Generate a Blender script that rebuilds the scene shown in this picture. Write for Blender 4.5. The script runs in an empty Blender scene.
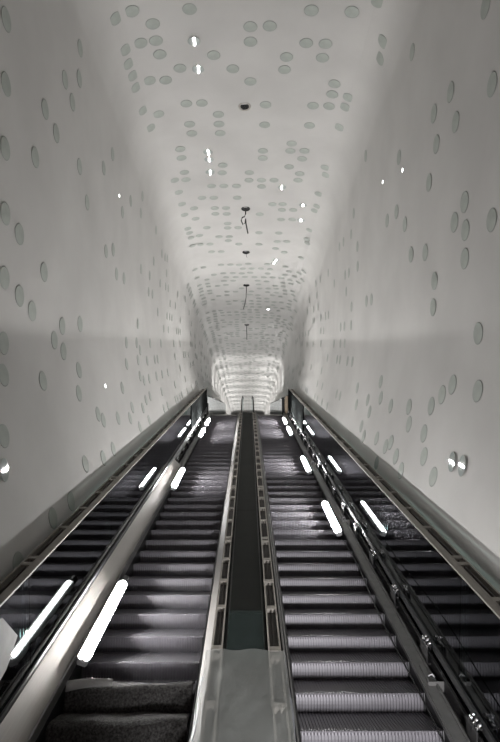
import math
TH = math.radians(19.0); CT, ST = math.cos(TH), math.sin(TH); TT = ST/CT
SL = 0.123                                   # slope of the ceiling and of the upper part of the tube
YC, YU = 20.4, 38.0                          # where the incline eases off, and eases off again (world Y)
CAM_N, CAM_X = 2.7, 0.02                     # camera height over the step-nosing plane, lateral offset
F_PX = 560.0

def W(X, u, n):
    """incline coordinates (lateral, along the slope, normal to it) -> world"""
    return (X, u*CT - n*ST, u*ST + n*CT)

def zf(Y):
    """height of the step-nosing plane / upper floor along the tube"""
    if Y < YC: return TT*Y
    return TT*YC + 0.2126*(min(Y, YU)-YC) + SL*max(0.0, Y-YU)

def zc(Y):
    return 9.16 + SL*Y

def profile(H):
    """half cross-section of the tube, X and height over the nosing plane, from wall base to ceiling centre"""
    k = min(1.0, H/5.6)
    return [(1.80,-0.55)]+[(x, z*k) for x, z in ((1.80,0.2),(1.82,0.7),(1.89,1.15),(2.01,1.7),(2.12,2.4),(2.17,3.0))]+[
            (2.18, max(0.62*H, 3.7*k))]+[(x, H-z*k) for x, z in ((2.16,1.15),(2.12,0.72),(2.0,0.4),(1.78,0.19),(1.45,0.09),(0.9,0.03),(0.0,0.0))]

def catmull(pts, m):
    P = [pts[0]]+list(pts)+[(-pts[-2][0], pts[-2][1])]
    out = []
    for i in range(1, len(P)-2):
        p0,p1,p2,p3 = P[i-1],P[i],P[i+1],P[i+2]
        for k in range(m):
            t = k/m
            out.append(tuple(0.5*((2*p1[j])+(-p0[j]+p2[j])*t+(2*p0[j]-5*p1[j]+4*p2[j]-p3[j])*t*t+(-p0[j]+3*p1[j]-3*p2[j]+p3[j])*t**3) for j in (0,1)))
    out.append(tuple(pts[-1]))
    return out
MSEG = 4
NPR = 14*MSEG+1
SPLIT = 11*MSEG                              # profile index where wall becomes ceiling

def section(Y):
    a, b = zf(Y), zc(Y)
    return [(x, a+z) for x, z in catmull(profile(b-a), MSEG)]

def surf(side, s, Y):
    """point on the tube; side -1/+1, s = profile index (float, 0 .. NPR-1)"""
    sec = section(Y)
    s = max(0.0, min(NPR-1.0001, s)); i = int(s); t = s-i
    x = sec[i][0]*(1-t)+sec[i+1][0]*t; z = sec[i][1]*(1-t)+sec[i+1][1]*t
    return (side*x, Y, z)
CAM = W(0,0,CAM_N); CAM = (CAM_X, CAM[1], CAM[2])
PITCH = TH - math.atan(26/F_PX)
import bpy, random
from mathutils import Vector, Matrix
random.seed(11)
SC = bpy.context.scene
COL = SC.collection

# ------------------------------------------------------------------ materials
def node_mat(name):
    m = bpy.data.materials.new(name); m.use_nodes = True
    nt = m.node_tree; nt.nodes.clear()
    out = nt.nodes.new('ShaderNodeOutputMaterial')
    return m, nt, out

def principled(name, col, rough=0.5, metal=0.0, var=0.0, scale=8.0, stretch=(1,1,1), bump=0.0, bscale=40.0, spec=0.5, rvar=0.0):
    m, nt, out = node_mat(name)
    b = nt.nodes.new('ShaderNodeBsdfPrincipled')
    b.inputs['Base Color'].default_value = (*col, 1); b.inputs['Roughness'].default_value = rough
    b.inputs['Metallic'].default_value = metal; b.inputs['Specular IOR Level'].default_value = spec
    nt.links.new(b.outputs[0], out.inputs[0])
    if var or bump or rvar:
        tc = nt.nodes.new('ShaderNodeTexCoord'); mp = nt.nodes.new('ShaderNodeMapping')
        mp.inputs['Scale'].default_value = stretch
        nt.links.new(tc.outputs['Object'], mp.inputs[0])
        if var or rvar:
            n = nt.nodes.new('ShaderNodeTexNoise'); n.inputs['Scale'].default_value = scale; n.inputs['Detail'].default_value = 5
            nt.links.new(mp.outputs[0], n.inputs['Vector'])
            if var:
                r = nt.nodes.new('ShaderNodeValToRGB')
                r.color_ramp.elements[0].position = .3; r.color_ramp.elements[1].position = .7
                r.color_ramp.elements[0].color = (*[c*(1-var) for c in col], 1)
                r.color_ramp.elements[1].color = (*[min(1, c*(1+var)) for c in col], 1)
                nt.links.new(n.outputs['Fac'], r.inputs[0]); nt.links.new(r.outputs[0], b.inputs['Base Color'])
            if rvar:
                mr = nt.nodes.new('ShaderNodeMapRange'); mr.inputs['To Min'].default_value = rough-rvar; mr.inputs['To Max'].default_value = rough+rvar
                nt.links.new(n.outputs['Fac'], mr.inputs[0]); nt.links.new(mr.outputs[0], b.inputs['Roughness'])
        if bump:
            n2 = nt.nodes.new('ShaderNodeTexNoise'); n2.inputs['Scale'].default_value = bscale; n2.inputs['Detail'].default_value = 4
            nt.links.new(mp.outputs[0], n2.inputs['Vector'])
            bp = nt.nodes.new('ShaderNodeBump'); bp.inputs['Strength'].default_value = bump; bp.inputs['Distance'].default_value = .01
            nt.links.new(n2.outputs['Fac'], bp.inputs['Height']); nt.links.new(bp.outputs[0], b.inputs['Normal'])
    return m

def glass_mat(name, tint, ior=1.5, gain=1.0):
    """sheet glass: clear with an angle-dependent reflection, casts a clear shadow"""
    m, nt, out = node_mat(name)
    f = nt.nodes.new('ShaderNodeFresnel'); f.inputs[0].default_value = ior
    mul = nt.nodes.new('ShaderNodeMath'); mul.operation = 'MULTIPLY'; mul.use_clamp = True; mul.inputs[1].default_value = gain
    t = nt.nodes.new('ShaderNodeBsdfTransparent'); t.inputs[0].default_value = (*tint, 1)
    g = nt.nodes.new('ShaderNodeBsdfGlossy'); g.inputs['Roughness'].default_value = 0.0; g.inputs['Color'].default_value = (.95,.98,1,1)
    mx = nt.nodes.new('ShaderNodeMixShader')
    nt.links.new(f.outputs[0], mul.inputs[0]); nt.links.new(mul.outputs[0], mx.inputs[0])
    nt.links.new(t.outputs[0], mx.inputs[1]); nt.links.new(g.outputs[0], mx.inputs[2]); nt.links.new(mx.outputs[0], out.inputs[0])
    return m

def film_mat(name, col, alpha):
    m, nt, out = node_mat(name)
    b = nt.nodes.new('ShaderNodeBsdfPrincipled'); b.inputs['Base Color'].default_value = (*col, 1); b.inputs['Roughness'].default_value = .38
    t = nt.nodes.new('ShaderNodeBsdfTransparent'); mx = nt.nodes.new('ShaderNodeMixShader'); mx.inputs[0].default_value = alpha
    tc = nt.nodes.new('ShaderNodeTexCoord'); n = nt.nodes.new('ShaderNodeTexNoise'); n.inputs['Scale'].default_value = 9; n.inputs['Detail'].default_value = 4
    bp = nt.nodes.new('ShaderNodeBump'); bp.inputs['Strength'].default_value = .5; bp.inputs['Distance'].default_value = .02
    nt.links.new(tc.outputs['Object'], n.inputs['Vector']); nt.links.new(n.outputs['Fac'], bp.inputs['Height']); nt.links.new(bp.outputs[0], b.inputs['Normal'])
    nt.links.new(t.outputs[0], mx.inputs[1]); nt.links.new(b.outputs[0], mx.inputs[2]); nt.links.new(mx.outputs[0], out.inputs[0])
    return m

def emit_mat(name, col, strength):
    m, nt, out = node_mat(name)
    e = nt.nodes.new('ShaderNodeEmission'); e.inputs[0].default_value = (*col, 1); e.inputs[1].default_value = strength
    nt.links.new(e.outputs[0], out.inputs[0]); return m

def cover_mat():
    """lit translucent lamp cover: lets most of the tube's light through and glows itself"""
    m, nt, out = node_mat('lit_lamp_cover')
    e = nt.nodes.new('ShaderNodeEmission'); e.inputs[0].default_value = (1,.985,.97,1); e.inputs[1].default_value = 14
    t = nt.nodes.new('ShaderNodeBsdfTransparent'); mx = nt.nodes.new('ShaderNodeMixShader'); mx.inputs[0].default_value = .16
    nt.links.new(t.outputs[0], mx.inputs[1]); nt.links.new(e.outputs[0], mx.inputs[2]); nt.links.new(mx.outputs[0], out.inputs[0]); return m
LAMP = 560.0
M = dict(
    plaster = principled('pale_plaster', (.53,.521,.506), .65, var=.07, scale=.9, bump=.25, bscale=5.0, spec=.3),
    disc = principled('grey_green_glass', (.385,.41,.38), .5, var=.08, scale=6, spec=.15),
    disc_rim = principled('disc_rim', (.36,.38,.36), .6, spec=.15),
    mirror_disc = principled('polished_glass_disc', (.42,.46,.44), .03, spec=1.0),
    step = principled('cast_aluminium_step', (.130,.124,.138), .42, metal=.3, var=.10, scale=14, rvar=.06),
    step_dark = principled('step_nosing', (.08,.08,.083), .5, metal=.3),
    skirt = principled('dark_skirt', (.022,.022,.024), .5, metal=.2, spec=.3),
    strip = principled('deck_strip_metal', (.14,.132,.125), .6, metal=.2, var=.08, scale=5),
    matt_dark = principled('matt_dark_panel', (.010,.011,.011), .95, spec=.0),
    dull_frame = principled('dull_frame', (.25,.235,.21), .6, metal=.2, var=.12, scale=12),
    steel = principled('brushed_steel', (.20,.187,.175), .42, metal=.75, var=.06, scale=3, stretch=(30,1,30), rvar=.06),
    dull_steel = principled('dull_steel', (.21,.207,.205), .45, metal=.6, var=.1, scale=12),
    dark_metal = principled('dark_metal', (.028,.027,.028), .5, metal=.3, var=.2, scale=12),
    black = principled('black_rubber', (.014,.014,.015), .5),
    brown = principled('dark_brown_channel', (.035,.028,.024), .6, var=.3, scale=10),
    walk = principled('dark_walkway', (.014,.016,.014), .7, var=.12, scale=5, spec=.2),
    pale_metal = principled('pale_aluminium', (.40,.375,.34), .5, metal=.35, var=.1, scale=14),
    chrome = principled('bright_zinc', (.80,.80,.82), .18, metal=1.0),
    glass = glass_mat('balustrade_glass', (.50,.58,.56), 1.5, 1.1),
    clear = glass_mat('clear_cover', (.80,.88,.88), 1.45, .04),
    lamp = emit_mat('lit_tube', (1.0,.985,.97), LAMP),
    white_plastic = principled('grey_white_plastic', (.55,.55,.56), .4),
    tray = principled('white_reflector', (.85,.85,.86), .5),
    spot = emit_mat('glint_glow', (1,.99,.97), 5.0),  # glow that imitates a glint on the walls
    cover = cover_mat(),
    felt = principled('dark_felt', (.046,.044,.043), .95, var=.65, scale=60, bump=1.0, bscale=90, spec=.15),
    paper = principled('grey_paper', (.30,.297,.293), .75, var=.08, scale=10),
    card = principled('tan_cardboard', (.50,.40,.30), .8, var=.12, scale=12),
    film = film_mat('milky_film', (.46,.48,.46), .42),
    film_white = film_mat('white_film_edge', (.36,.375,.40), .8),
    concrete = principled('dark_concrete', (.05,.05,.05), .8, var=.2, scale=3),
    cable = principled('black_cable', (.012,.012,.013), .45),
    hole = principled('black_socket', (.006,.006,.006), .8),
    floor_pale = principled('pale_floor', (.40,.39,.37), .6, var=.1, scale=2),
)

# ------------------------------------------------------------------ mesh builder
class MB:
    def __init__(self): self.v, self.f, self.mi, self.sm = [], [], [], []
    def add(self, vs, fs, mi=0, smooth=False):
        o = len(self.v); self.v += [tuple(p) for p in vs]
        for f in fs: self.f.append(tuple(i+o for i in f)); self.mi.append(mi); self.sm.append(smooth)
    def box(self, x0, x1, y0, y1, z0, z1, mi=0, xf=None, bev=0.0):
        if bev <= 0:
            vs = [(x,y,z) for z in (z0,z1) for y in (y0,y1) for x in (x0,x1)]
            fs = [(0,2,3,1),(4,5,7,6),(0,1,5,4),(2,6,7,3),(0,4,6,2),(1,3,7,5)]
        else:
            b = min(bev, (x1-x0)*.45, (y1-y0)*.45, (z1-z0)*.45)
            ring = [(x0+b,y0),(x1-b,y0),(x1,y0+b),(x1,y1-b),(x1-b,y1),(x0+b,y1),(x0,y1-b),(x0,y0+b)]
            inn = [(min(max(x,x0+b),x1-b), min(max(y,y0+b),y1-b)) for x, y in ring]
            vs = [(x,y,z0) for x,y in inn]+[(x,y,z0+b) for x,y in ring]+[(x,y,z1-b) for x,y in ring]+[(x,y,z1) for x,y in inn]
            fs = [tuple(range(7,-1,-1)), tuple(range(24,32))]
            for l in range(3):
                for k in range(8): fs.append((l*8+k, l*8+(k+1)%8, (l+1)*8+(k+1)%8, (l+1)*8+k))
        if xf: vs = [xf @ Vector(p) for p in vs]
        self.add(vs, fs, mi)
    def prism(self, poly, y0, y1, mi=0, smooth=False):
        """polygon in x,z extruded along y"""
        n = len(poly); vs = [(x,y0,z) for x,z in poly]+[(x,y1,z) for x,z in poly]
        fs = [tuple(range(n)), tuple(range(2*n-1, n-1, -1))]+[(k, n+k, n+(k+1)%n, (k+1)%n) for k in range(n)]
        self.add(vs, fs, mi, smooth)
    def tube(self, pts, r, n=8, mi=0, rr=None):
        P = [Vector(p) for p in pts]; vs, fs = [], []
        for i, p in enumerate(P):
            d = (P[min(i+1,len(P)-1)]-P[max(i-1,0)]).normalized()
            a = d.cross(Vector((0,0,1)) if abs(d.z) < .9 else Vector((1,0,0))).normalized(); b = d.cross(a)
            q = rr[i] if rr else r
            vs += [p+q*(math.cos(2*math.pi*k/n)*a+math.sin(2*math.pi*k/n)*b) for k in range(n)]
        for i in range(len(P)-1):
            for k in range(n): fs.append((i*n+k, i*n+(k+1)%n, (i+1)*n+(k+1)%n, (i+1)*n+k))
        fs += [tuple(range(n-1,-1,-1)), tuple(range((len(P)-1)*n, len(P)*n))]
        self.add(vs, fs, mi, True)
    def grid(self, rows, mi=0, smooth=True, flip=False):
        nr, nc = len(rows), len(rows[0]); fs = []
        for i in range(nr-1):
            for j in range(nc-1):
                q = (i*nc+j, i*nc+j+1, (i+1)*nc+j+1, (i+1)*nc+j); fs.append(q[::-1] if flip else q)
        self.add([p for r in rows for p in r], fs, mi, smooth)
    def mesh(self, name, mats):
        me = bpy.data.meshes.new(name); me.from_pydata(self.v, [], self.f)
        for m in (mats if isinstance(mats, (list, tuple)) else [mats]): me.materials.append(m)
        me.polygons.foreach_set('material_index', self.mi); me.polygons.foreach_set('use_smooth', self.sm); me.update()
        return me
    def build(self, name, mats, parent=None):
        return link(bpy.data.objects.new(name, self.mesh(name, mats)), parent)

def link(o, parent=None):
    COL.objects.link(o); o.parent = parent; return o
def tag(o, label=None, cat=None, group=None, kind=None):
    if label: o['label'] = label
    if cat: o['category'] = cat
    if group: o['group'] = group
    if kind: o['kind'] = kind
    return o
def frame(name, X, u, n, label, cat, group=None, incl=True):
    o = bpy.data.objects.new(name, None); link(o); o.location = W(X, u, n); o.empty_display_size = .2
    if incl: o.rotation_euler = (TH, 0, 0)
    return tag(o, label, cat, group)
def copy_tree(o, parent=None, loc=None):
    c = o.copy(); link(c, parent)
    if loc is not None: c.location = loc
    for ch in o.children: copy_tree(ch, c)
    return c
def along(obj, X, u, n):
    """put a mesh drawn in incline coordinates (origin X,u,n) into the world"""
    obj.location = W(X, u, n); obj.rotation_euler = (TH, 0, 0); return obj

# ------------------------------------------------------------------ the tube
YS = [-1.6+0.6*k for k in range(int((74+1.6)/.6)+1)]
SECT = {Y: section(Y) for Y in YS}
def tube_piece(name, pick):
    mb = MB(); mb.grid([pick(Y, SECT[Y]) for Y in YS]); o = mb.build(name, M['plaster']); return tag(o, kind='structure')
tag(tube_piece('wall_left', lambda Y, s: [(-x, Y, z) for x, z in s[:SPLIT+1]]), 'pale plaster tunnel wall left of the escalators')
tag(tube_piece('wall_right', lambda Y, s: [(x, Y, z) for x, z in s[SPLIT::-1]]), 'pale plaster tunnel wall right of the escalators')
tag(tube_piece('ceiling', lambda Y, s: [(-x, Y, z) for x, z in s[SPLIT:]]+[(x, Y, z) for x, z in s[SPLIT:-1][::-1]]), 'pale plaster vault over the escalators')
mb = MB(); E = SECT[YS[-1]]; Ye = YS[-1]
mb.add([(-x, Ye, z) for x, z in E]+[(x, Ye, z) for x, z in E[:-1][::-1]], [tuple(range(2*NPR-1))])
tag(mb.build('wall_far_end', M['plaster']), kind='structure')
# sloping slab under the escalators, then the upper floor
mb = MB(); rows = []
for Y in [-1.6+.5*k for k in range(152)]:
    d = -.62 if Y < YC+.2 else -.30
    rows.append([(-1.86, Y, zf(Y)+d), (1.86, Y, zf(Y)+d)])
mb.grid(rows, smooth=False, flip=True); tag(mb.build('floor', M['concrete']), kind='structure')

# ------------------------------------------------------------------ escalators
U0, U1 = 1.6, 21.75
PITCHS = 0.404/CT
XI, XO = 0.385, 1.395                        # inner and outer edge of the steps
XG = 1.60                                    # glass plane
GTOP = 1.02
def step_mesh():
    prof = [(.46,0)]+[(.30,0),(.15,0),(.012,0),(.003,-.003),(0,-.012)]
    r = [( .0,-.03),(.001,-.055),(.003,-.08),(.007,-.105),(.013,-.13),(.021,-.155)]
    prof += r
    nrm = [(0,1)]*4+[(-.7,.7),(-1,0)]+[(-1,-.02),(-1,-.06),(-1,-.1),(-.99,-.16),(-.98,-.22),(-.96,-.28)]
    dep = [.006]*3+[.004,.002,.002]+[.009]*6
    p = .0235; nrib = int(round((XO-XI-.012)/p)); x0 = -(nrib*p)/2
    xs = []
    for k in range(nrib):
        a = x0+k*p; xs += [(a,0),(a+.52*p,0),(a+.60*p,1),(a+.92*p,1)]
    xs.append((x0+nrib*p, 0))
    rot = Matrix.Rotation(-TH, 3, 'X')
    mb = MB(); rows = []
    for (y,z),(ny,nz),d in zip(prof, nrm, dep):
        rows.append([rot @ Vector((x, y-ny*d*g, z-nz*d*g)) for x, g in xs])
    mb.grid(rows, smooth=False)
    # side cheeks
    for sx in (-1, 1):
        a = sx*(XO-XI)/2
        pts = [(.46,0),(0,0),(0,-.055),(.013,-.13),(.021,-.155),(.46,-.155)]
        mb.add([rot @ Vector((a, y, z)) for y, z in pts]+[rot @ Vector((a-sx*.007, y, z)) for y, z in pts],
               [tuple(range(6)), tuple(range(11,5,-1))]+[(k, 6+k, 6+(k+1)%6, (k+1)%6) for k in range(6)], 1)
    return mb.mesh('step', [M['step'], M['step_dark']])
STEP = step_mesh()
NB = 4.228                                   # slope coordinate of one nosing

def ladder(mb, xa, xb, n0, n1, u0, u1, rungs, rail=.013):
    """two thin rails with rungs between, over a dark trough"""
    a, b = min(xa,xb), max(xa,xb)
    mb.box(a, a+rail, u0, u1, n0, n1); mb.box(b-rail, b, u0, u1, n0, n1)
    mb.box((a+b)/2-.004, (a+b)/2+.004, u0, u1, n0, n1-.012, 1)
    for u, w in rungs:
        mb.box(a+rail, b-rail, u-w, u+w, n0+.004, n1-.002)

def rung_list(seg, gap, u0, u1, start):
    out, u = [], start
    while u < u1:
        if u > u0: out.append((u, .03))
        for k in range(1, seg):
            q = u+.13+k*gap
            if u0 < q < u1: out.append((q, .03))
        u += seg*gap+.13
        if u0 < u < u1: out.append((u-.0, .03))
        u += .13
    return out

def escalator(s):
    side = 'left' if s < 0 else 'right'
    oX, ou, on = s*.9, U0, -.2
    E = frame('escalator', oX, ou, on,
              'left escalator with a closed steel deck beside its lower steps' if s < 0 else 'right escalator with an open service gap beside its glass', 'escalator', 'pair of escalators')
    def L(X, u, n): return (s*X-oX, u-ou, n-on)
    def part(name, mb, mat, lab=None, parent=None):
        o = mb.build(name, mat, parent or E)
        if lab: o['label'] = lab
        return o
    def bx(mb, X0, X1, u0, u1, n0, n1, mi=0, bev=0):
        a, b = sorted((s*X0-oX, s*X1-oX)); mb.box(a, b, u0-ou, u1-ou, n0-on, n1-on, mi, bev=bev)
    def pr(mb, poly, u0, u1, mi=0): mb.prism([(s*X-oX, n-on) for X, n in poly], u0-ou, u1-ou, mi)
    k = math.ceil((U0-NB)/PITCHS); first = None
    while NB+k*PITCHS < U1-.2:
        o = bpy.data.objects.new('step', STEP); link(o, E); o.location = L((XI+XO)/2, NB+k*PITCHS, 0); k += 1
    mb = MB(); bx(mb, XI-.02, XI-.004, U0, U1, -.3, .05); part('skirt_panel', mb, M['skirt'])
    mb = MB(); bx(mb, XO+.003, XO+.02, U0, U1, -.3, .045); part('skirt_panel', mb, M['skirt'])
    # deck beside the centre walkway
    if s < 0:
        mb = MB(); pr(mb, [(XI-.022,.055),(XI-.024,.02),(.285,.02),(.285,.118),(.292,.126)], U0, U1); part('inner_deck', mb, M['strip'], 'bright steel deck strip')
    else:
        mb = MB(); bx(mb, .318, .336, U0, U1, -.02, .118); bx(mb, XI-.034, XI-.021, U0, U1, -.05, .062); bx(mb, .336, XI-.034, U0, U1, -.05, .02, 1)
        part('inner_deck', mb, [M['dull_steel'], M['black']], 'thin pale edge angles with dark gap between')
    # clamp channel where the inner glass will stand
    mb = MB(); bx(mb, .205, .287 if s < 0 else .30, U0, U1, .0, .085, 1)
    a, b = s*.195-oX, s*(.288 if s < 0 else .302)-oX
    ladder(mb, a, b, .08-on, .13-on, 0, U1-ou, [(u-ou, w) for u, w in rung_list(4, .62, U0, U1, 1.92 if s < 0 else 1.9)])
    part('clamp_channel', mb, [M['pale_metal'], M['brown']])
    # outer side
    UC = 11.9
    if s < 0:
        mb = MB(); pr(mb, [(XO+.022,.12),(XO+.022,.02),(XG-.03,.02),(XG-.03,.262),(XG-.035,.268)], U0, UC)
        dc = part('deck_cover', mb, M['steel'], 'wide sloping stainless steel deck cover')
        mb = MB(); bx(mb, XO+.006, XO+.021, U0, UC, .0, .128); part('deck_edge', mb, M['dull_steel'])
    ug = UC if s < 0 else U0
    mb = MB(); bx(mb, XO-.012, XO+.03, ug, U1, .03, .062); bx(mb, XO+.03, XO+.09, ug, U1, .02, .05); bx(mb, XO+.09, XO+.105, ug, U1, -.05, .068); bx(mb, XO-.002, XO+.01, ug, U1, .055, .07)
    part('deck_rail', mb, M['dull_steel'], 'ribbed metal edge rail')
    mb = MB(); bx(mb, XO+.11, XG+.02, ug, U1, -.34, -.22); part('service_tray', mb, M['dark_metal'])
    mb = MB(); bx(mb, XG-.05, XG-.028, ug, U1, -.1, .10); bx(mb, XG-.07, XG-.05, ug, U1, -.02, .0); part('glass_channel', mb, M['dark_metal'])
    mb = MB(); bx(mb, XG-.026, XG-.009, U0, U1, .14, .30 if s < 0 else .2); part('gasket', mb, M['black'])
    # clamps along the foot of the glass, visible where no cover hides them
    proto = None; u = 3.62 if s > 0 else 12.3
    while u < U1-.3:
        if proto is None:
            mb = MB()
            mb.box(-.045, .045, -.09, .09, -.10, -.085, bev=.004); mb.box(-.045, -.035, -.09, .09, -.10, .05); mb.box(-.045, .045, .075, .088, -.10, .02)
            mb.tube([(-.02,0,-.09),(-.02,0,.06)], .008, 6); mb.tube([(-.05,-.03,.03),(.03,-.03,.03)], .006, 6)
            proto = mb.build('glass_clamp', M['dark_metal'], E)
            for dy in (-.055, 0, .055):
                mb = MB()
                mb.tube([(.012-.045*math.sin(math.pi*q/8), dy+.01*q/8, .03+.045*math.cos(math.pi*q/8)) for q in range(9)], .010, 7)
                w = mb.build('clamp_hook', M['chrome'], proto); w['label'] = 'shiny curved hook'
            mb = MB(); mb.tube([(-.03,.03,.055),(-.03,.03,.085)], .016, 6); mb.build('bolt', M['chrome'], proto)
            c = proto
        else: c = copy_tree(proto, E)
        c.location = L(XG-.045, u, .13); 
        if s < 0: c.scale = (-1,1,1)
        u += 1.02
    if s > 0:
        for u in (4.35, 8.4, 12.5, 16.6):
            mb = MB(); X0 = s*(XG-.10)-oX; y = u-ou; z = .0-on
            mb.box(X0-.075, X0+.06, y-.11, y-.10, z-.14, z+.08); mb.box(X0-.075, X0-.067, y-.10, y+.12, z-.14, z+.09); mb.box(X0+.052, X0+.06, y-.10, y+.12, z-.14, z+.05); mb.box(X0-.075, X0+.06, y-.1, y+.12, z-.14, z-.13)
            mb.tube([(X0-.05, y-.03, z+.08),(X0-.02, y-.04, z+.1),(X0+.0, y-.03, z+.07)], .006, 6, 1)
            part('terminal_box', mb, [M['dull_steel'], M['white_plastic']], 'open grey metal box in the gap')
    # glass panels
    u = U0
    while u < U1-.05:
        v = min(u+2.46, U1)
        mb = MB(); bx(mb, XG-.006, XG+.006, u+.004, v-.004, .10, GTOP-.012); part('glass_panel', mb, M['glass']); u = v
    mb = MB(); bx(mb, XG-.024, XG+.026, U0, U1, GTOP-.010, GTOP+.004); part('glass_edge_rail', mb, M['dull_frame'], 'thin pale rail on the glass top edge')
    # frame between glass and wall
    mb = MB(); a, b = s*(XG+.055)-oX, s*(XG+.158)-oX
    ladder(mb, a, b, .955-on, .995-on, 0, U1-ou, [(u-ou, w) for u, w in rung_list(4, .62, U0, U1, 1.7)], rail=.016)
    bx(mb, XG+.055, XG+.158, U0, U1, .92, .94, 1)
    part('outer_frame', mb, [M['dull_frame'], M['brown']])
    mb = MB(); bx(mb, XG-.024, XG-.012, 15.8, U1, .24, GTOP-.03); part('end_panel', mb, M['matt_dark'], 'dark panel closing the upper end of the balustrade')
    mb = MB(); bx(mb, XG+.145, XG+.158, U0, U1, -.2, .72); part('outer_panel', mb, M['black'])
    # upper end
    mb = MB(); bx(mb, XI-.02, XO+.02, U1-.25, U1+.02, -.10, -.02); part('comb_plate', mb, M['steel'])
    return E
ESC_L, ESC_R = escalator(-1), escalator(1)

# ------------------------------------------------------------------ walkway between them
Wk = frame('centre_walkway', 0, U0, 0, 'dark narrow walkway strip between the two escalators', 'walkway')
u = U0; cuts = [5.42, 8.9, 12.4, 15.9, 19.4, U1]
for c in cuts:
    mb = MB(); mb.box(-.19, .19, u-U0+.003, c-U0-.003, -.05, .045, bev=.003); mb.build('floor_panel', M['walk'], Wk); u = c
for sx in (-1, 1):
    mb = MB(); mb.box(sx*.165-.006, sx*.165+.006, 0, U1-U0, .046, .055); mb.build('edge_strip', M['dark_metal'], Wk)
mb = MB(); mb.box(-.165, .165, -.46, .46, 0, .0015); o = along(mb.build('clear_sheet', M['clear']), 0, 5.0, .058)
tag(o, 'clear plastic sheet lying on the dark walkway just beyond the milky film', 'plastic sheet')

# milky film over the near end of the walkway
F = frame('protective_film', 0, 2.4, .142, 'milky translucent film draped over the near end of the centre walkway', 'plastic film')
rng = random.Random(3)
def wob(a, b): return .006*math.sin(a*9+b*5)+.004*math.sin(a*23-b*11)
rows = []
for i in range(45):
    u = 1.7+i*(4.55-1.7)/44; r = []
    for j in range(25):
        X = -.325+.65*j/24
        uu = u+(.012*math.sin(X*17)+.02*(1-abs(X)/.33) if i == 44 else 0)
        r.append((X, uu-2.4, .014+wob(X, u)+.006*(abs(X) < .19)))
    rows.append(r)
mb = MB(); mb.grid(rows, flip=False); mb.build('film_sheet', M['film'], F)
rows = []
for i in range(30):
    u = 1.7+i*(4.2-1.7)/29; t = 1-i/29; r = []
    for j in range(7):
        q = j/6
        r.append((-.325-q*(.02+.13*t**1.6)+.006*math.sin(u*14), u-2.4, .012-q*(.02+.08*t)+.02*math.sin(q*3)*t+wob(q, u)))
    rows.append(r)
mb = MB(); mb.grid(rows); f = mb.build('film_flap', M['film_white'], F); f['label'] = 'white crumpled side edge'
rows = []
for i in range(36):
    u = 1.7+i*(4.5-1.7)/35; t = 1-i/35; r = []
    for j in range(7):
        q = j/6
        r.append((.325+q*(.010+.008*math.sin(u*7)), u-2.4, .016-q*.03+.004*math.sin(u*13+q)))
    rows.append(r)
mb = MB(); mb.grid(rows); f = mb.build('film_flap', M['film_white'], F); f['label'] = 'white folded side edge'

# ------------------------------------------------------------------ lamps
def make_lamp(s):
    """lamp drawn round its own middle, lengthwise along the slope"""
    mb = MB(); mb.prism([(-.035,-.02),(.035,-.02),(.042,.0),(.036,.016),(-.036,.016),(-.042,.0)], -.74, .74)
    return mb
LAMPS = []
def lamp(X, u, n, label, ln=1.5, lean=0.0):
    s = 1 if X > 0 else -1; n0 = n
    o = frame('fluorescent_lamp', X, u, n, label, 'lamp', 'fluorescent lamps along the escalators')
    h = ln/2; o.rotation_euler = (Matrix.Rotation(TH, 3, 'X') @ Matrix.Rotation(-s*math.radians(19), 3, 'Y')).to_euler()
    mb = MB(); mb.prism([(-.032,-.038),(.032,-.038),(.044,-.018),(.040,.004),(-.040,.004),(-.044,-.018)], -h+.02, h-.02); mb.build('housing', M['white_plastic'], o)
    # white reflector tray with rounded ends, bare tube above it, clear cover over both
    def oval(r, z): return [(r*math.cos(a)*(1 if abs(math.sin(a)) > .01 else 1), (h-r)*(1 if math.sin(a) >= 0 else -1)+r*math.sin(a), z) for a in [math.pi*(q+.5)/12 for q in range(24)]]
    mb = MB(); a, b, c = oval(.046, .004), oval(.050, .022), oval(.044, .010)
    mb.add(a+b+c, [tuple(range(23,-1,-1)), tuple(range(48,72))]+[(k, (k+1)%24, 24+(k+1)%24, 24+k) for k in range(24)]+[(24+k, 24+(k+1)%24, 48+(k+1)%24, 48+k) for k in range(24)])
    mb.build('reflector_tray', M['tray'], o)
    mb = MB(); mb.tube([(0, y, .031) for y in (-h+.035, -h/2, 0, h/2, h-.035)], .0145, 12); mb.build('lit_tube', M['lamp'], o)
    ys = [(-h,.30),(-h+.012,.62),(-h+.035,.86),(-h+.07,1),(h-.07,1),(h-.035,.86),(h-.012,.62),(h,.30)]
    mb = MB(); mb.grid([[(.047*k*math.cos(a), y, .022+.036*k*math.sin(a)) for a in [math.pi*q/12 for q in range(13)]] for y, k in ys], flip=True); mb.build('lamp_cover', M['cover'], o)
    for y in (-h+.026, h-.026):
        mb = MB(); mb.tube([(0, y-.010, .031),(0, y+.010, .031)], .016, 12); mb.box(-.012, .012, y-.008, y+.008, .008, .03); mb.build('tube_holder', M['white_plastic'], o)
    for y in (-h*.6, h*.6):
        mb = MB(); mb.box(min(0, s*.078), max(0, s*.078), y-.012, y+.012, -.020, -.008); mb.build('mounting_clip', M['dull_steel'], o)
    mb = MB(); mb.box(-.03, .03, h+.03, h+.14, -.035, .03, bev=.006); mb.tube([(0,h-.01,-.005),(0,h+.04,-.005)], .01, 6); mb.build('cable_box', M['dark_metal'], o)
    LAMPS.append((X, u, n0)); return o
XL = 1.312
lamp(-XL, 5.13, .152, 'lit fluorescent tube on the left steel deck nearest the camera, beside steps above the blanket')
lamp(-XL, 10.6, .152, 'lit fluorescent tube at the far end of the stainless deck cover on the left escalator')
lamp(-XL, 16.1, .152, 'third lit tube up the left escalator, above the end of its deck cover')
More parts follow.
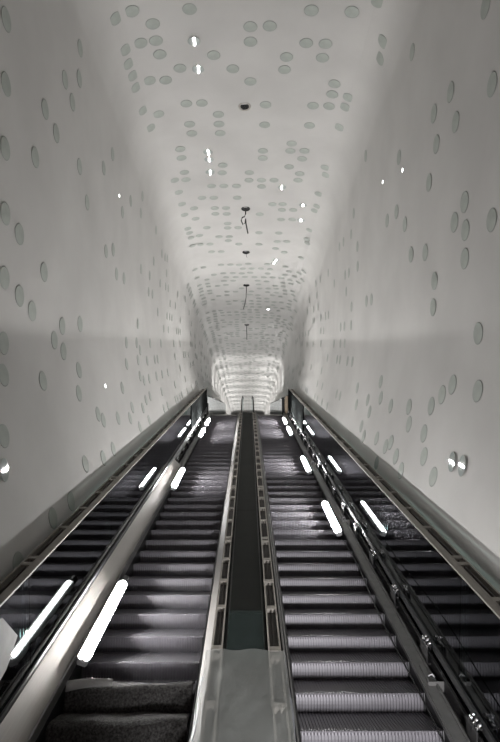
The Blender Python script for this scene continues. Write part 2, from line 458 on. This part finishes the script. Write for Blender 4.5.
lamp(-XL, 18.3, .152, 'topmost lit tube on the left escalator, close to the crest')
lamp(1.285, 8.4, .085, 'lit fluorescent tube nearest the camera on the right escalator, on its edge rail')
lamp(1.285, 12.15, .085, 'second lit tube up the right escalator, halfway along the open gap')
lamp(1.285, 16.9, .085, 'third lit tube up the right escalator, just short of the crest')
lamp(1.285, 19.1, .085, 'topmost lit tube on the right escalator, close to the crest')

def area(name, loc, rot, sx, sy, power, col=(1,.985,.97)):
    l = bpy.data.lights.new(name, 'AREA'); l.shape = 'RECTANGLE'; l.size = sx; l.size_y = sy; l.energy = power; l.color = col
    o = bpy.data.objects.new(name, l); link(o); o.location = loc; o.rotation_euler = rot; return o
# tube lamps standing beyond the crest on the upper escalators
for k in range(10):
    for s in (-1, 1):
        Y = 33+3.6*k
        area('upper_lamp', (s*1.45, Y, zf(Y)+1.45), (math.pi, 0, 0), .1, 1.2, 34)
for Y in (23.2, 26.5, 29.8):
    for s in (-1, 1): area('upper_lamp', (s*1.3, Y, zf(Y)+.12), (math.pi, 0, 0), .1, 1.4, 20)
area('upper_lamp', (1.55, 26.0, zf(26)+.6), (math.pi, 0, 0), .1, 1.4, 12); area('upper_lamp', (-1.55, 25.0, zf(25)+.6), (math.pi, 0, 0), .1, 1.4, 12)
# work light standing at the foot of the right escalator
sp = bpy.data.lights.new('work_light', 'SPOT'); sp.energy = 780; sp.spot_size = math.radians(62); sp.spot_blend = .8; sp.shadow_soft_size = .16; sp.color = (1,.985,.99)
so = bpy.data.objects.new('work_light', sp); link(so); so.location = W(.85, .35, 1.0)
so.rotation_euler = (Vector(W(.95, 5.0, 0))-so.location).to_track_quat('-Z', 'Y').to_euler()
# light of the lower hall behind the camera
area('lower_hall_light', (0, -5.5, 5.2), (math.radians(97), 0, 0), 4.0, 4.0, 42, (1,.86,.82))

# ------------------------------------------------------------------ things lying about
# blanket over the lowest left steps
def blanket():
    path = []
    base = NB
    def wp(u_n, y, z):                       # step-local (world-aligned) offset from nosing at u_n -> incline u,n
        return (u_n+y*CT+z*ST, -y*ST+z*CT)
    path += [wp(NB, .17, .012), wp(NB, .12, .030), wp(NB, .05, .045), wp(NB, .0, .045), wp(NB, -.045, .02), wp(NB, -.075, -.04), wp(NB, -.085, -.085), wp(NB, -.07, -.110), wp(NB,-.055,-.122)]
    b = NB-PITCHS
    path += [wp(b, .29, .012), wp(b, .22, .028), wp(b, .12, .034), wp(b, .03, .040), wp(b, -.025, .02), wp(b, -.05, -.05), wp(b, -.05, -.10)]
    b -= PITCHS
    path += [wp(b, .28, .02), wp(b, .15, .03), wp(b, .02, .03), wp(b, -.04, .0), wp(b, -.05, -.08)]
    # resample
    fine = []
    for i in range(len(path)-1):
        for k in range(4):
            t = k/4; fine.append((path[i][0]*(1-t)+path[i+1][0]*t, path[i][1]*(1-t)+path[i+1][1]*t))
    fine.append(path[-1])
    rows = []
    from mathutils import noise
    for i, (u, n) in enumerate(fine):
        r = []
        for j in range(49):
            x = j/48; X = -(XO-.02)+x*(XO-XI-.04)
            a = noise.noise(Vector((X*2.2, u*3.1, 1.7)))*.055; b2 = noise.noise(Vector((X*7, u*9, 4.2)))*.012
            sag = .03*math.sin(x*math.pi)
            r.append((X, u-.5*a-(.05*noise.noise(Vector((X*1.7,9,0))) if i < 6 else 0), n+abs(a)*.5+b2*.7+.012*sag))
        rows.append(r)
    mb = MB(); mb.grid([[ (p[0]+.9, p[1]-4.0, p[2]) for p in r] for r in rows])
    o = along(mb.build('blanket', M['felt']), -.9, 4.0, 0)
    sol = o.modifiers.new('thickness', 'SOLIDIFY'); sol.thickness = .012; sol.offset = -1
    return tag(o, 'dark grey felt blanket draped over the lowest steps of the left escalator', 'blanket')
blanket()
mb = MB(); rows = []
for i in range(9):
    t = i/8; rows.append([(-.17+.34*t, -.045+.03*t+q*(.085-.03*t), .004+.012*math.sin(t*4)+.006*q) for q in (0,.5,1)])
mb.grid(rows); o = mb.build('paper_strip', M['paper']); along(o, -1.185, 4.15, .112); o.rotation_euler = (TH+.40, -.03, .14)
s_ = o.modifiers.new('thickness', 'SOLIDIFY'); s_.thickness = .003
tag(o, 'grey paper strip lying on top of the dark blanket', 'paper')
# pale sheet leaning inside the glass at the lower left
mb = MB()
poly = [(-.25,-.17),(.10,-.10),(.29,.03),(.06,.27),(-.25,.33)]
mb.add([(-.004, y, z) for y, z in poly]+[(.004, y, z) for y, z in poly], [(0,1,2,3,4),(9,8,7,6,5)]+[(k, 5+k, 5+(k+1)%5, (k+1)%5) for k in range(5)])
o = along(mb.build('cardboard_sheet', M['paper']), -XG+.016, 3.52, .65); tag(o, 'grey cut cardboard sheet against the glass at the lower left', 'cardboard')

# loose cable along the right steps
pts = []
for k in range(50):
    u = 2.3+k*.105; pts.append((0+1.31+.018*math.sin(u*2.1)-1.3, u-5, .075+.02*math.sin(u*1.4)))
mb = MB(); mb.tube(pts, .007, 6); o = along(mb.build('loose_cable', M['cable']), 1.3, 5, 0)
tag(o, 'thin black cable running down beside the right escalator steps', 'cable')

# ------------------------------------------------------------------ crest and the upper part
def upper_glass(s):
    o = bpy.data.objects.new('upper_balustrade', None); link(o); Y0 = YC+.5; o.location = (s*XG, Y0, zf(Y0))
    tag(o, 'glass balustrade beyond the crest on the %s' % ('left, at the head of the left escalator' if s < 0 else 'right, behind the cardboard wrapped post'), 'balustrade', 'upper balustrades')
    Y = Y0
    while Y < 37:
        v = Y+2.2; mb = MB()
        h = .76
        P = [(x, y-Y0, zf(y)-zf(Y0)+z) for x in (-.006,.006) for y, z in ((Y,.05),(v-.01,.05),(v-.01,h),(Y,h))]
        mb.add(P, [(0,1,2,3),(7,6,5,4),(0,4,5,1),(1,5,6,2),(2,6,7,3),(3,7,4,0)]); mb.build('glass_panel', M['glass'], o)
        mb = MB(); P = [(x, y-Y0, zf(y)-zf(Y0)+z) for x in (.10*s,.11*s) for y, z in ((Y,.05),(v,.05),(v,h-.05),(Y,h-.05))]
        mb.add(P, [(0,1,2,3),(7,6,5,4),(0,4,5,1),(1,5,6,2),(2,6,7,3),(3,7,4,0)]); mb.build('backing_panel', M['black'], o)
        Y = v
    mb = MB(); mb.tube([(0, y-Y0, zf(y)-zf(Y0)+.77) for y in (Y0, 26, 32, 37)], .022, 8); mb.build('handrail', M['black'], o)
    return o
upper_glass(-1); upper_glass(1)
cr = bpy.data.objects.new('centre_handrail', None); link(cr); cr.location = (0, YC, zf(YC)); tag(cr, 'pair of slim dark centre handrails rising at the crest between the escalators', 'handrail')
for sx in (-1, 1):
    pts = []
    for y, h in ((20.9,.10),(21.0,.25),(21.2,.42),(21.6,.58),(22.3,.72),(23.5,.82),(26,.88),(30,.9)):
        pts.append((sx*.235, y-YC, zf(y)-zf(YC)+h))
    mb = MB(); mb.tube(pts, .026, 8); mb.build('handrail', M['dark_metal'], cr)
    mb = MB(); P = []
    for (x, y, z) in pts: P += [(x-.005, y, z), (x-.005, y, zf(y+YC)-zf(YC)-.1)]
    mb.add(P, [(2*k, 2*k+1, 2*k+3, 2*k+2) for k in range(len(pts)-1)]); g = mb.build('glass_panel', M['clear'], cr)
mb = MB(); mb.box(-.2, .2, .35, .8, -.02, .16, bev=.02); mb.build('end_plate', M['dark_metal'], cr)

# wrapped newel at the head of the right escalator, dark newel at the left
N = frame('wrapped_newel', 1.55, 21.95, -.2, 'tan cardboard wrapped newel post at the head of the right escalator', 'post', None, False)
mb = MB()
secs = [(0,.075),(.18,.072),(.36,.085),(.5,.095),(.68,.092),(.86,.06),(.92,.02)]
rows = [[(w*cx+.008*math.sin(z*9), w*.8*cy, z) for cx, cy in [(math.cos(a)*(1+.12*math.cos(4*a)), math.sin(a)) for a in [2*math.pi*q/16 for q in range(17)]]] for z, w in secs]
mb.grid(rows, flip=True); mb.build('cardboard_wrap', M['card'], N)
mb = MB(); mb.box(-.19, -.085, -.06, .06, 0, .86, bev=.012); c = mb.build('newel_post', M['black'], N); c['label'] = 'black post beside the wrap'
N = frame('dark_newel', -1.62, 21.95, -.2, 'black newel with a small white plate at the head of the left escalator', 'post', None, False)
mb = MB(); mb.box(-.04, .07, -.06, .06, 0, .62, bev=.012); mb.build('newel_post', M['black'], N)
mb = MB(); mb.box(-.05, .0, -.10, -.062, .30, .38, bev=.008); mb.build('cover_plate', M['white_plastic'], N)

# ------------------------------------------------------------------ ceiling sockets and cables
def ceil_at(X, Y):
    H = zc(Y); s = NPR-1; best = None
    for i in range(SPLIT*10, (NPR-1)*10):
        p = surf(1 if X >= 0 else -1, i/10, Y)
        e = abs(p[0]-X)
        if best is None or e < best[0]: best = (e, p)
    return best[1]
def socket(Y, label, kind):
    p = ceil_at(-.04, Y)
    o = bpy.data.objects.new('ceiling_socket', None); link(o); o.location = p; tag(o, label, 'ceiling socket', 'sockets down the middle of the ceiling')
    mb = MB(); mb.grid([[(r*math.cos(a), r*math.sin(a), z) for a in [2*math.pi*q/20 for q in range(21)]] for r, z in ((.115,.0),(.115,-.012),(.085,-.014),(.075,.0))], flip=False)
    mb.build('ring', M['pale_metal'] if kind == 'wire' else M['hole'], o)
    mb = MB(); mb.grid([[(r*math.cos(a), r*math.sin(a), -.006) for a in [2*math.pi*q/20 for q in range(21)]] for r in (.082,.001)]); mb.build('opening', M['hole'], o)
    if kind == 'wire': c = [(.0,0,-.0),(.02,-.01,-.05),(-.03,.01,-.07),(-.01,.0,-.03)]
    elif kind == 'loop': c = [(0,0,0),(.0,0,-.16),(-.03,0,-.24),(-.085,0,-.26),(-.11,0,-.35),(-.07,0,-.46),(-.01,0,-.42),(.0,0,-.3),(.01,0,-.45),(.04,0,-.62),(.06,0,-.72)]
    elif kind == 'short': c = [(0,0,0),(.01,0,-.1),(.03,0,-.2)]
    elif kind == 'long': c = [(0,0,0),(.0,0,-.3),(-.01,0,-.5),(-.05,0,-.75),(-.10,0,-.95)]
    else: c = [(0,0,0),(0,0,-.4),(.01,0,-.75)]
    if c:
        mb = MB(); mb.tube(c, .016 if kind in ('loop','long','drop') else .006, 6); mb.build('hanging_cable', M['cable'], o)
socket(7.6, 'ceiling socket with a short wire stub, nearest to the camera', 'wire')
socket(11.75, 'ceiling socket with a looped cable hanging from it', 'loop')
socket(14.73, 'plain black ceiling socket beyond the looped cable', 'short')
socket(17.97, 'ceiling socket with a long kinked cable hanging down', 'long')
socket(23.9, 'ceiling socket with a straight cable in the shaded far part', 'drop')

# ------------------------------------------------------------------ glass discs in the plaster
def basis(side, s, Y):
    p = Vector(surf(side, s, Y)); a = Vector(surf(side, s+.25, Y))-Vector(surf(side, s-.25, Y)); b = Vector(surf(side, s, Y+.2))-Vector(surf(side, s, Y-.2))
    a.normalize(); b.normalize(); n = a.cross(b).normalized()
    mid = Vector((0, Y, (zf(Y)+zc(Y))/2))
    if n.dot(mid-p) < 0: n = -n
    return p, n
def disc_mesh(r, name):
    mb = MB(); A = [2*math.pi*q/24 for q in range(25)]
    mb.grid([[(k*math.cos(a), k*math.sin(a), z) for a in A] for k, z in ((r, 0),(r, .0015),(r*.93, .0025))], mi=1, flip=True)
    mb.grid([[(k*math.cos(a), k*math.sin(a), z) for a in A] for k, z in ((r*.93,.0025),(r*.5,.003),(.0005,.0032))], mi=0, flip=True)
    return mb
DISC = disc_mesh(.105, 'glass_disc').mesh('glass_disc', [M['disc'], M['disc_rim']])
SHOWN = [(-1,46.05,5.31), (-1,42.82,5.33), (-1,52.38,5.37), (-1,48.56,5.59), (1,55.79,5.72), (1,55.78,6.02), (-1,46.12,5.92), (-1,48.5,5.92), 
    (-1,42.9,5.94), (-1,48.62,6.21), (-1,53.72,6.3), (-1,50.74,6.56), (-1,54.98,6.62), (-1,42.67,6.23), (-1,42.83,6.51), (-1,46.01,6.76), 
    (-1,48.65,6.81), (1,55.77,6.93), (-1,42.77,6.79), (-1,50.78,7.47), (-1,52.39,7.48), (-1,46.07,7.67), (-1,53.7,7.83), (-1,53.68,8.13), 
    (-1,50.74,8.09), (-1,42.8,7.41), (-1,43.33,7.97), (1,51.86,5.38), (1,47.53,5.34), (1,43.94,5.06), (1,54.56,5.7), (1,51.91,6.01), 
    (1,50,6), (1,40.31,5.61), (1,53.3,6.33), (1,50.04,6.3), (1,39.78,5.91), (1,53.36,6.62), (1,47.69,6.87), (1,47.66,7.14), 
    (1,44.34,7.12), (1,50.13,7.51), (1,47.75,7.47), (1,44.47,7.39), (1,54.58,7.55), (1,54.57,8.16), (1,50.12,8.11), (1,44.53,8), 
    (-1,50.82,8.39), (-1,53.72,8.43), (-1,48.61,8.9), (-1,48.5,9.23), (1,54.62,9.07), (1,54.59,9.35), (1,51.99,8.76), (1,52.02,9.03), 
    (1,50.18,8.99), (1,50.3,9.3), (1,51.91,9.66), (1,50.28,9.92), (1,45.35,9.5), (1,44.85,9.78), (-1,53.71,9.63), (-1,53.58,9.95), 
    (1,55.81,9.96), (1,55.84,10.3), (1,54.61,10.29), (1,53.38,10.27), (1,54.58,10.59), (1,50.35,10.21), (-1,45.89,10.08), (-1,52.29,10.53), 
    (-1,53.63,10.55), (-1,54.9,10.57), (-1,48.45,9.82), (-1,48.45,10.14), (-1,46.08,10.66), (-1,50.69,11.09), (-1,52.37,11.12), (-1,54.92,11.16), 
    (1,45.22,10.69), (-1,46.13,11.27), (-1,48.82,11.6), (-1,52.33,11.68), (-1,53.66,11.7), (-1,52.31,12.01), (-1,53.68,12.04), (-1,46.09,11.87), 
    (-1,48.69,12.2), (-1,50.62,12.83), (-1,53.69,12.63), (-1,53.65,12.92), (-1,54.89,12.92), (1,54.64,12.07), (1,53.31,11.48), (1,52.08,11.45), 
    (1,52.06,11.77), (1,50.27,11.73), (1,52.02,12.34), (1,50.13,12.29), (1,44.92,11.3), (1,45.15,11.57), (1,54.62,13.26), (1,52.07,13.23), 
    (1,45.14,12.76), (1,45.23,13.36), (1,44.63,13.6), (1,52.14,13.83), (1,50.43,13.78), (-1,52.39,13.49), (-1,53.75,13.52), (-1,53.59,13.8), 
    (-1,48.74,13.31), (-1,48.54,13.91), (-1,50.69,13.99), (-1,45.99,12.72), (-1,46.13,13.02), (-1,46.3,13.32), (-1,46.16,13.9), (-1,54.89,14.08), 
    (1,54.55,14.1), (-1,50.74,14.6), (-1,52.44,14.64), (1,52.24,14.37), (1,50.57,14.63), (1,45.57,14.83), (-1,29.25,3.1), (-1,28.21,3.27), 
    (-1,27.17,3.42), (-1,28.8,4.14), (-1,28.66,4.51), (-1,30.15,4.57), (-1,29.96,4.88), (-1,26.17,3.59), (-1,25.99,3.92), (-1,25.1,3.73), 
    (-1,24.82,4.08), (-1,24.52,4.41), (-1,25.51,4.61), (-1,23.49,3.86), (-1,21.6,3.89), (-1,23.64,5.09), (-1,23.07,5.41), (-1,20.46,4.78), 
    (-1,20.91,5.97), (-1,18.93,5.92), (-1,16.92,6.66), (-1,16.23,6.88), (-1,15.7,7.68), (-1,17.92,3.87), (-1,14.98,8.45), (-1,24.23,5.31), 
    (-1,24.38,5.96), (-1,18.91,9.67), (-1,21.03,9.6), (-1,16.21,10.43), (-1,15.23,9.57), (-1,27.25,6.92), (-1,22.61,9.83), (-1,13.52,5.89), 
    (-1,12.86,6.63), (-1,13,7.16), (-1,11.45,5.28), (-1,11.38,4.75), (-1,10.34,3.96), (1,26.65,4), (1,26.44,4.3), (1,26.15,4.06), 
    (1,25.63,4.15), (1,26.5,5.8), (1,26.28,5.26), (1,25.47,5.04), (1,24.81,5.16), (1,23.89,4.03), (1,20.1,4.08), (1,20.22,4.68), 
    (1,19.38,4.96), (1,16.68,6.01), (1,16.55,5.44), (1,14.98,5.36), (1,16.28,4.32), (1,14.67,4.26), (1,13.46,6.36), (1,17.41,6.9), 
    (1,17.89,6.07), (1,18.47,5.27), (1,19.12,7.58), (1,17.73,7.49), (1,17.06,8.32), (1,14.37,6.68), (1,13.66,6.89), (1,13.82,7.42), 
    (1,13,8.22), (1,13.93,8.5), (1,17.8,9.25), (1,12.57,6.08), (1,15.54,4.59), (1,14.01,5.01), (1,26.03,3.5), (1,27.5,5.95)]
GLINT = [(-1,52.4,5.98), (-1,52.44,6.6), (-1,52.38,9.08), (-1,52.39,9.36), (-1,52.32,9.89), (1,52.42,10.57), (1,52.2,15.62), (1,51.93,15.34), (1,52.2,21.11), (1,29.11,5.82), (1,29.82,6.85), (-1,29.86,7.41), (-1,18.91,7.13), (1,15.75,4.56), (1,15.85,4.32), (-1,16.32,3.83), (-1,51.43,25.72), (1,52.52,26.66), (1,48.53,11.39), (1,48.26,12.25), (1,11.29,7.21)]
fill = []
rr = random.Random(5)
def near_any(p, L, d): return any((p-q).length_squared < d*d for q in L)
known = [Vector(surf(*d)) for d in SHOWN]+[Vector(surf(*d)) for d in GLINT]
# ceiling rows further up
Y = 3.2
while Y < 70:
    j = 0; X = -2.05
    while X < 2.06:
        if rr.random() < (.62 if Y > 15.5 else 0.0):
            fill.append((X, Y+rr.uniform(-.05,.05), 0))
        X += .31+rr.uniform(-.03,.03)
    Y += .42
cand = []
for X, Y, _ in fill:
    sd = 1 if X >= 0 else -1; sec = section(Y); x = abs(X)
    for i in range(SPLIT-6, NPR-1):
        if sec[i][0] >= x >= sec[i+1][0]:
            cand.append((sd, i+(sec[i][0]-x)/max(1e-6, sec[i][0]-sec[i+1][0]), Y)); break
# walls
for sd in (-1, 1):
    Y = 2.2
    while Y < 60:
        H = zc(Y)-zf(Y); z = .9
        while z < H-.9:
            dens = .16 if Y < 9 else .26
            if rr.random() < dens:
                sec = section(Y)
                for i in range(NPR-1):
                    if sec[i][1] <= zf(Y)+z <= sec[i+1][1]:
                        s = i+(zf(Y)+z-sec[i][1])/max(1e-6, sec[i+1][1]-sec[i][1])
                        zz = z/H
                        if Y > 8 or zz > .55: cand.append((sd, s, Y+rr.uniform(-.08,.08)))
                        break
            z += .40
        Y += .46
gp = known[len(SHOWN):]
allp = [(d, p) for d, p in zip(SHOWN, known) if not near_any(p, gp, .225)]
for d in cand:
    if (d[1] > 54.5 and min(abs(d[2]-y) for y in (7.6, 11.75, 14.73, 17.97, 23.9)) < .35): continue
    p = Vector(surf(*d))
    if all((p-q).length_squared > .0625 for q in known if abs(q.y-p.y) < .3):
        known.append(p); allp.append((d, p))
allp.sort(key=lambda t: (t[1]-Vector(CAM)).length)
def put(o, p, n):
    q = n.to_track_quat('Z', 'Y'); o.location = p+n*.003; o.rotation_mode = 'QUATERNION'; o.rotation_quaternion = q
LAB = {0: ('small round grey-green glass disc set flush in the pale ceiling', 'glass discs in the ceiling'),
       -1: ('small round grey-green glass disc set flush in the pale left wall', 'glass discs in the left wall'),
       1: ('small round grey-green glass disc set flush in the pale right wall', 'glass discs in the right wall')}
rest = MB(); src = disc_mesh(.105, 'x')
for i, (d, p) in enumerate(allp):
    _, n = basis(*d)
    if i < 300:
        o = bpy.data.objects.new('glass_disc', DISC); link(o); put(o, p, n)
        k = 0 if d[1] > SPLIT-1.5 else d[0]
        tag(o, LAB[k][0], 'glass disc', LAB[k][1])
    else:
        cr_ = 40 < d[1] < 50
        Q = Matrix.Translation(p+n*(.024 if d[1] < 50 else .008)) @ Matrix.Scale(.9 if cr_ else 1, 4) @ n.to_track_quat('Z', 'Y').to_matrix().to_4x4()
        off = len(rest.v); rest.v += [tuple(Q @ Vector(v)) for v in src.v]; rest.f += [tuple(a+off for a in f) for f in src.f]; rest.mi += src.mi; rest.sm += src.sm
tag(rest.build('far_glass_discs', [M['disc'], M['disc_rim']]), 'hundreds of far grey-green glass discs dotting the upper tunnel', 'glass discs', kind='stuff')

# discs set at a slight tilt that flash a lamp back at the viewer
gmb = disc_mesh(.10, 'x'); gmb.sm = [False]*len(gmb.sm); gmb.v = [(x, y, min(z, .0025)) for x, y, z in gmb.v]
GM = gmb.mesh('tilted_glass_disc', [M['mirror_disc'], M['disc_rim']])
GLAB = ['flashing white tilted glass disc high on the ceiling, upper of the left pair', 'flashing white tilted glass disc high on the ceiling, lower of the left pair',
 'flashing ceiling disc, top of the column of three left of the looped cable', 'flashing ceiling disc, middle of the column of three left of the looped cable', 'flashing ceiling disc, lowest of the column of three left of the looped cable',
 'flashing ceiling disc on its own, above and right of the looped cable', 'flashing ceiling disc in the cluster right of the black socket, lower one', 'flashing ceiling disc in the cluster right of the black socket, upper one',
 'flashing ceiling disc right of the long kinked cable', 'small lit spot imitating a glint high on the right wall, upper and brighter of two', 'small lit spot imitating a glint high on the right wall, lower of two',
 'small lit spot imitating a glint high on the left wall by itself', 'small lit spot imitating a glint low on the left wall above the escalator glass', 'bright flashing disc low on the right wall, left of its twin', 'thin flashing disc low on the right wall, right of its twin',
 'flashing disc at the left picture edge, low on the left wall', 'flashing far ceiling disc left of the last hanging cable', 'flashing far ceiling disc right of the last hanging cable', 'faint flashing ceiling disc right of the looped cable, higher', 'faint flashing ceiling disc right of the looped cable, lower', 'faint flashing disc at mid height on the right wall']
camv = Vector(CAM)
SRC = [Vector(W(X, u+du, nn+.04)) for X, u, nn in LAMPS for du in (-.4, 0, .4)]+[l.location.copy() for l in COL.objects if l.name.startswith('upper_lamp')]
for d, lab in zip(GLINT, GLAB):
    p, n = basis(*d)
    v = (camv-p).normalized(); best = None
    for q in SRC:
        if True:
            h = ((q-p).normalized()+v).normalized(); c = h.dot(n)
            if best is None or c > best[0]: best = (c, h)
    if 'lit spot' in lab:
        o = bpy.data.objects.new('wall_glint', None); link(o); put(o, p, n); tag(o, lab, 'glint', 'small glowing dots imitating glints on the walls')
        disc_mesh(.045, 'x').build('glint_ring', [M['disc'], M['disc_rim']], o)
        m_ = disc_mesh(.030, 'x'); m_.v = [(x, y, z+.003) for x, y, z in m_.v]; m_.build('lens', [M['spot'], M['spot']], o); continue  # glowing dot added in place of a reflected glint
    h = best[1]
    o = bpy.data.objects.new('tilted_glass_disc', GM); link(o)
    lift = .10*math.sqrt(max(0, 1-best[0]**2))
    put(o, p+n*min(lift, .09), h); tag(o, lab, 'glass disc', 'flashing glass discs')

# ------------------------------------------------------------------ world, camera, view
w = bpy.data.worlds.new('world'); SC.world = w; w.use_nodes = True
w.node_tree.nodes['Background'].inputs[0].default_value = (1,.95,.93,1); w.node_tree.nodes['Background'].inputs[1].default_value = .02
cam = bpy.data.cameras.new('camera'); co = bpy.data.objects.new('camera', cam); link(co)
cam.sensor_fit = 'VERTICAL'; cam.sensor_height = 36; cam.sensor_width = 36; cam.lens = 36*F_PX/742
co.location = CAM; co.rotation_euler = (math.pi/2+PITCH, 0, -math.atan(2/F_PX)); SC.camera = co
SC.view_settings.view_transform = 'Standard'; SC.view_settings.look = 'None'; SC.view_settings.gamma = 1; SC.view_settings.use_curve_mapping = False
SC.view_settings.exposure = 0.0
SC.cycles.max_bounces = 8; SC.cycles.diffuse_bounces = 5; SC.cycles.transparent_max_bounces = 16; SC.cycles.sample_clamp_indirect = 6
SC.cycles.use_denoising = True
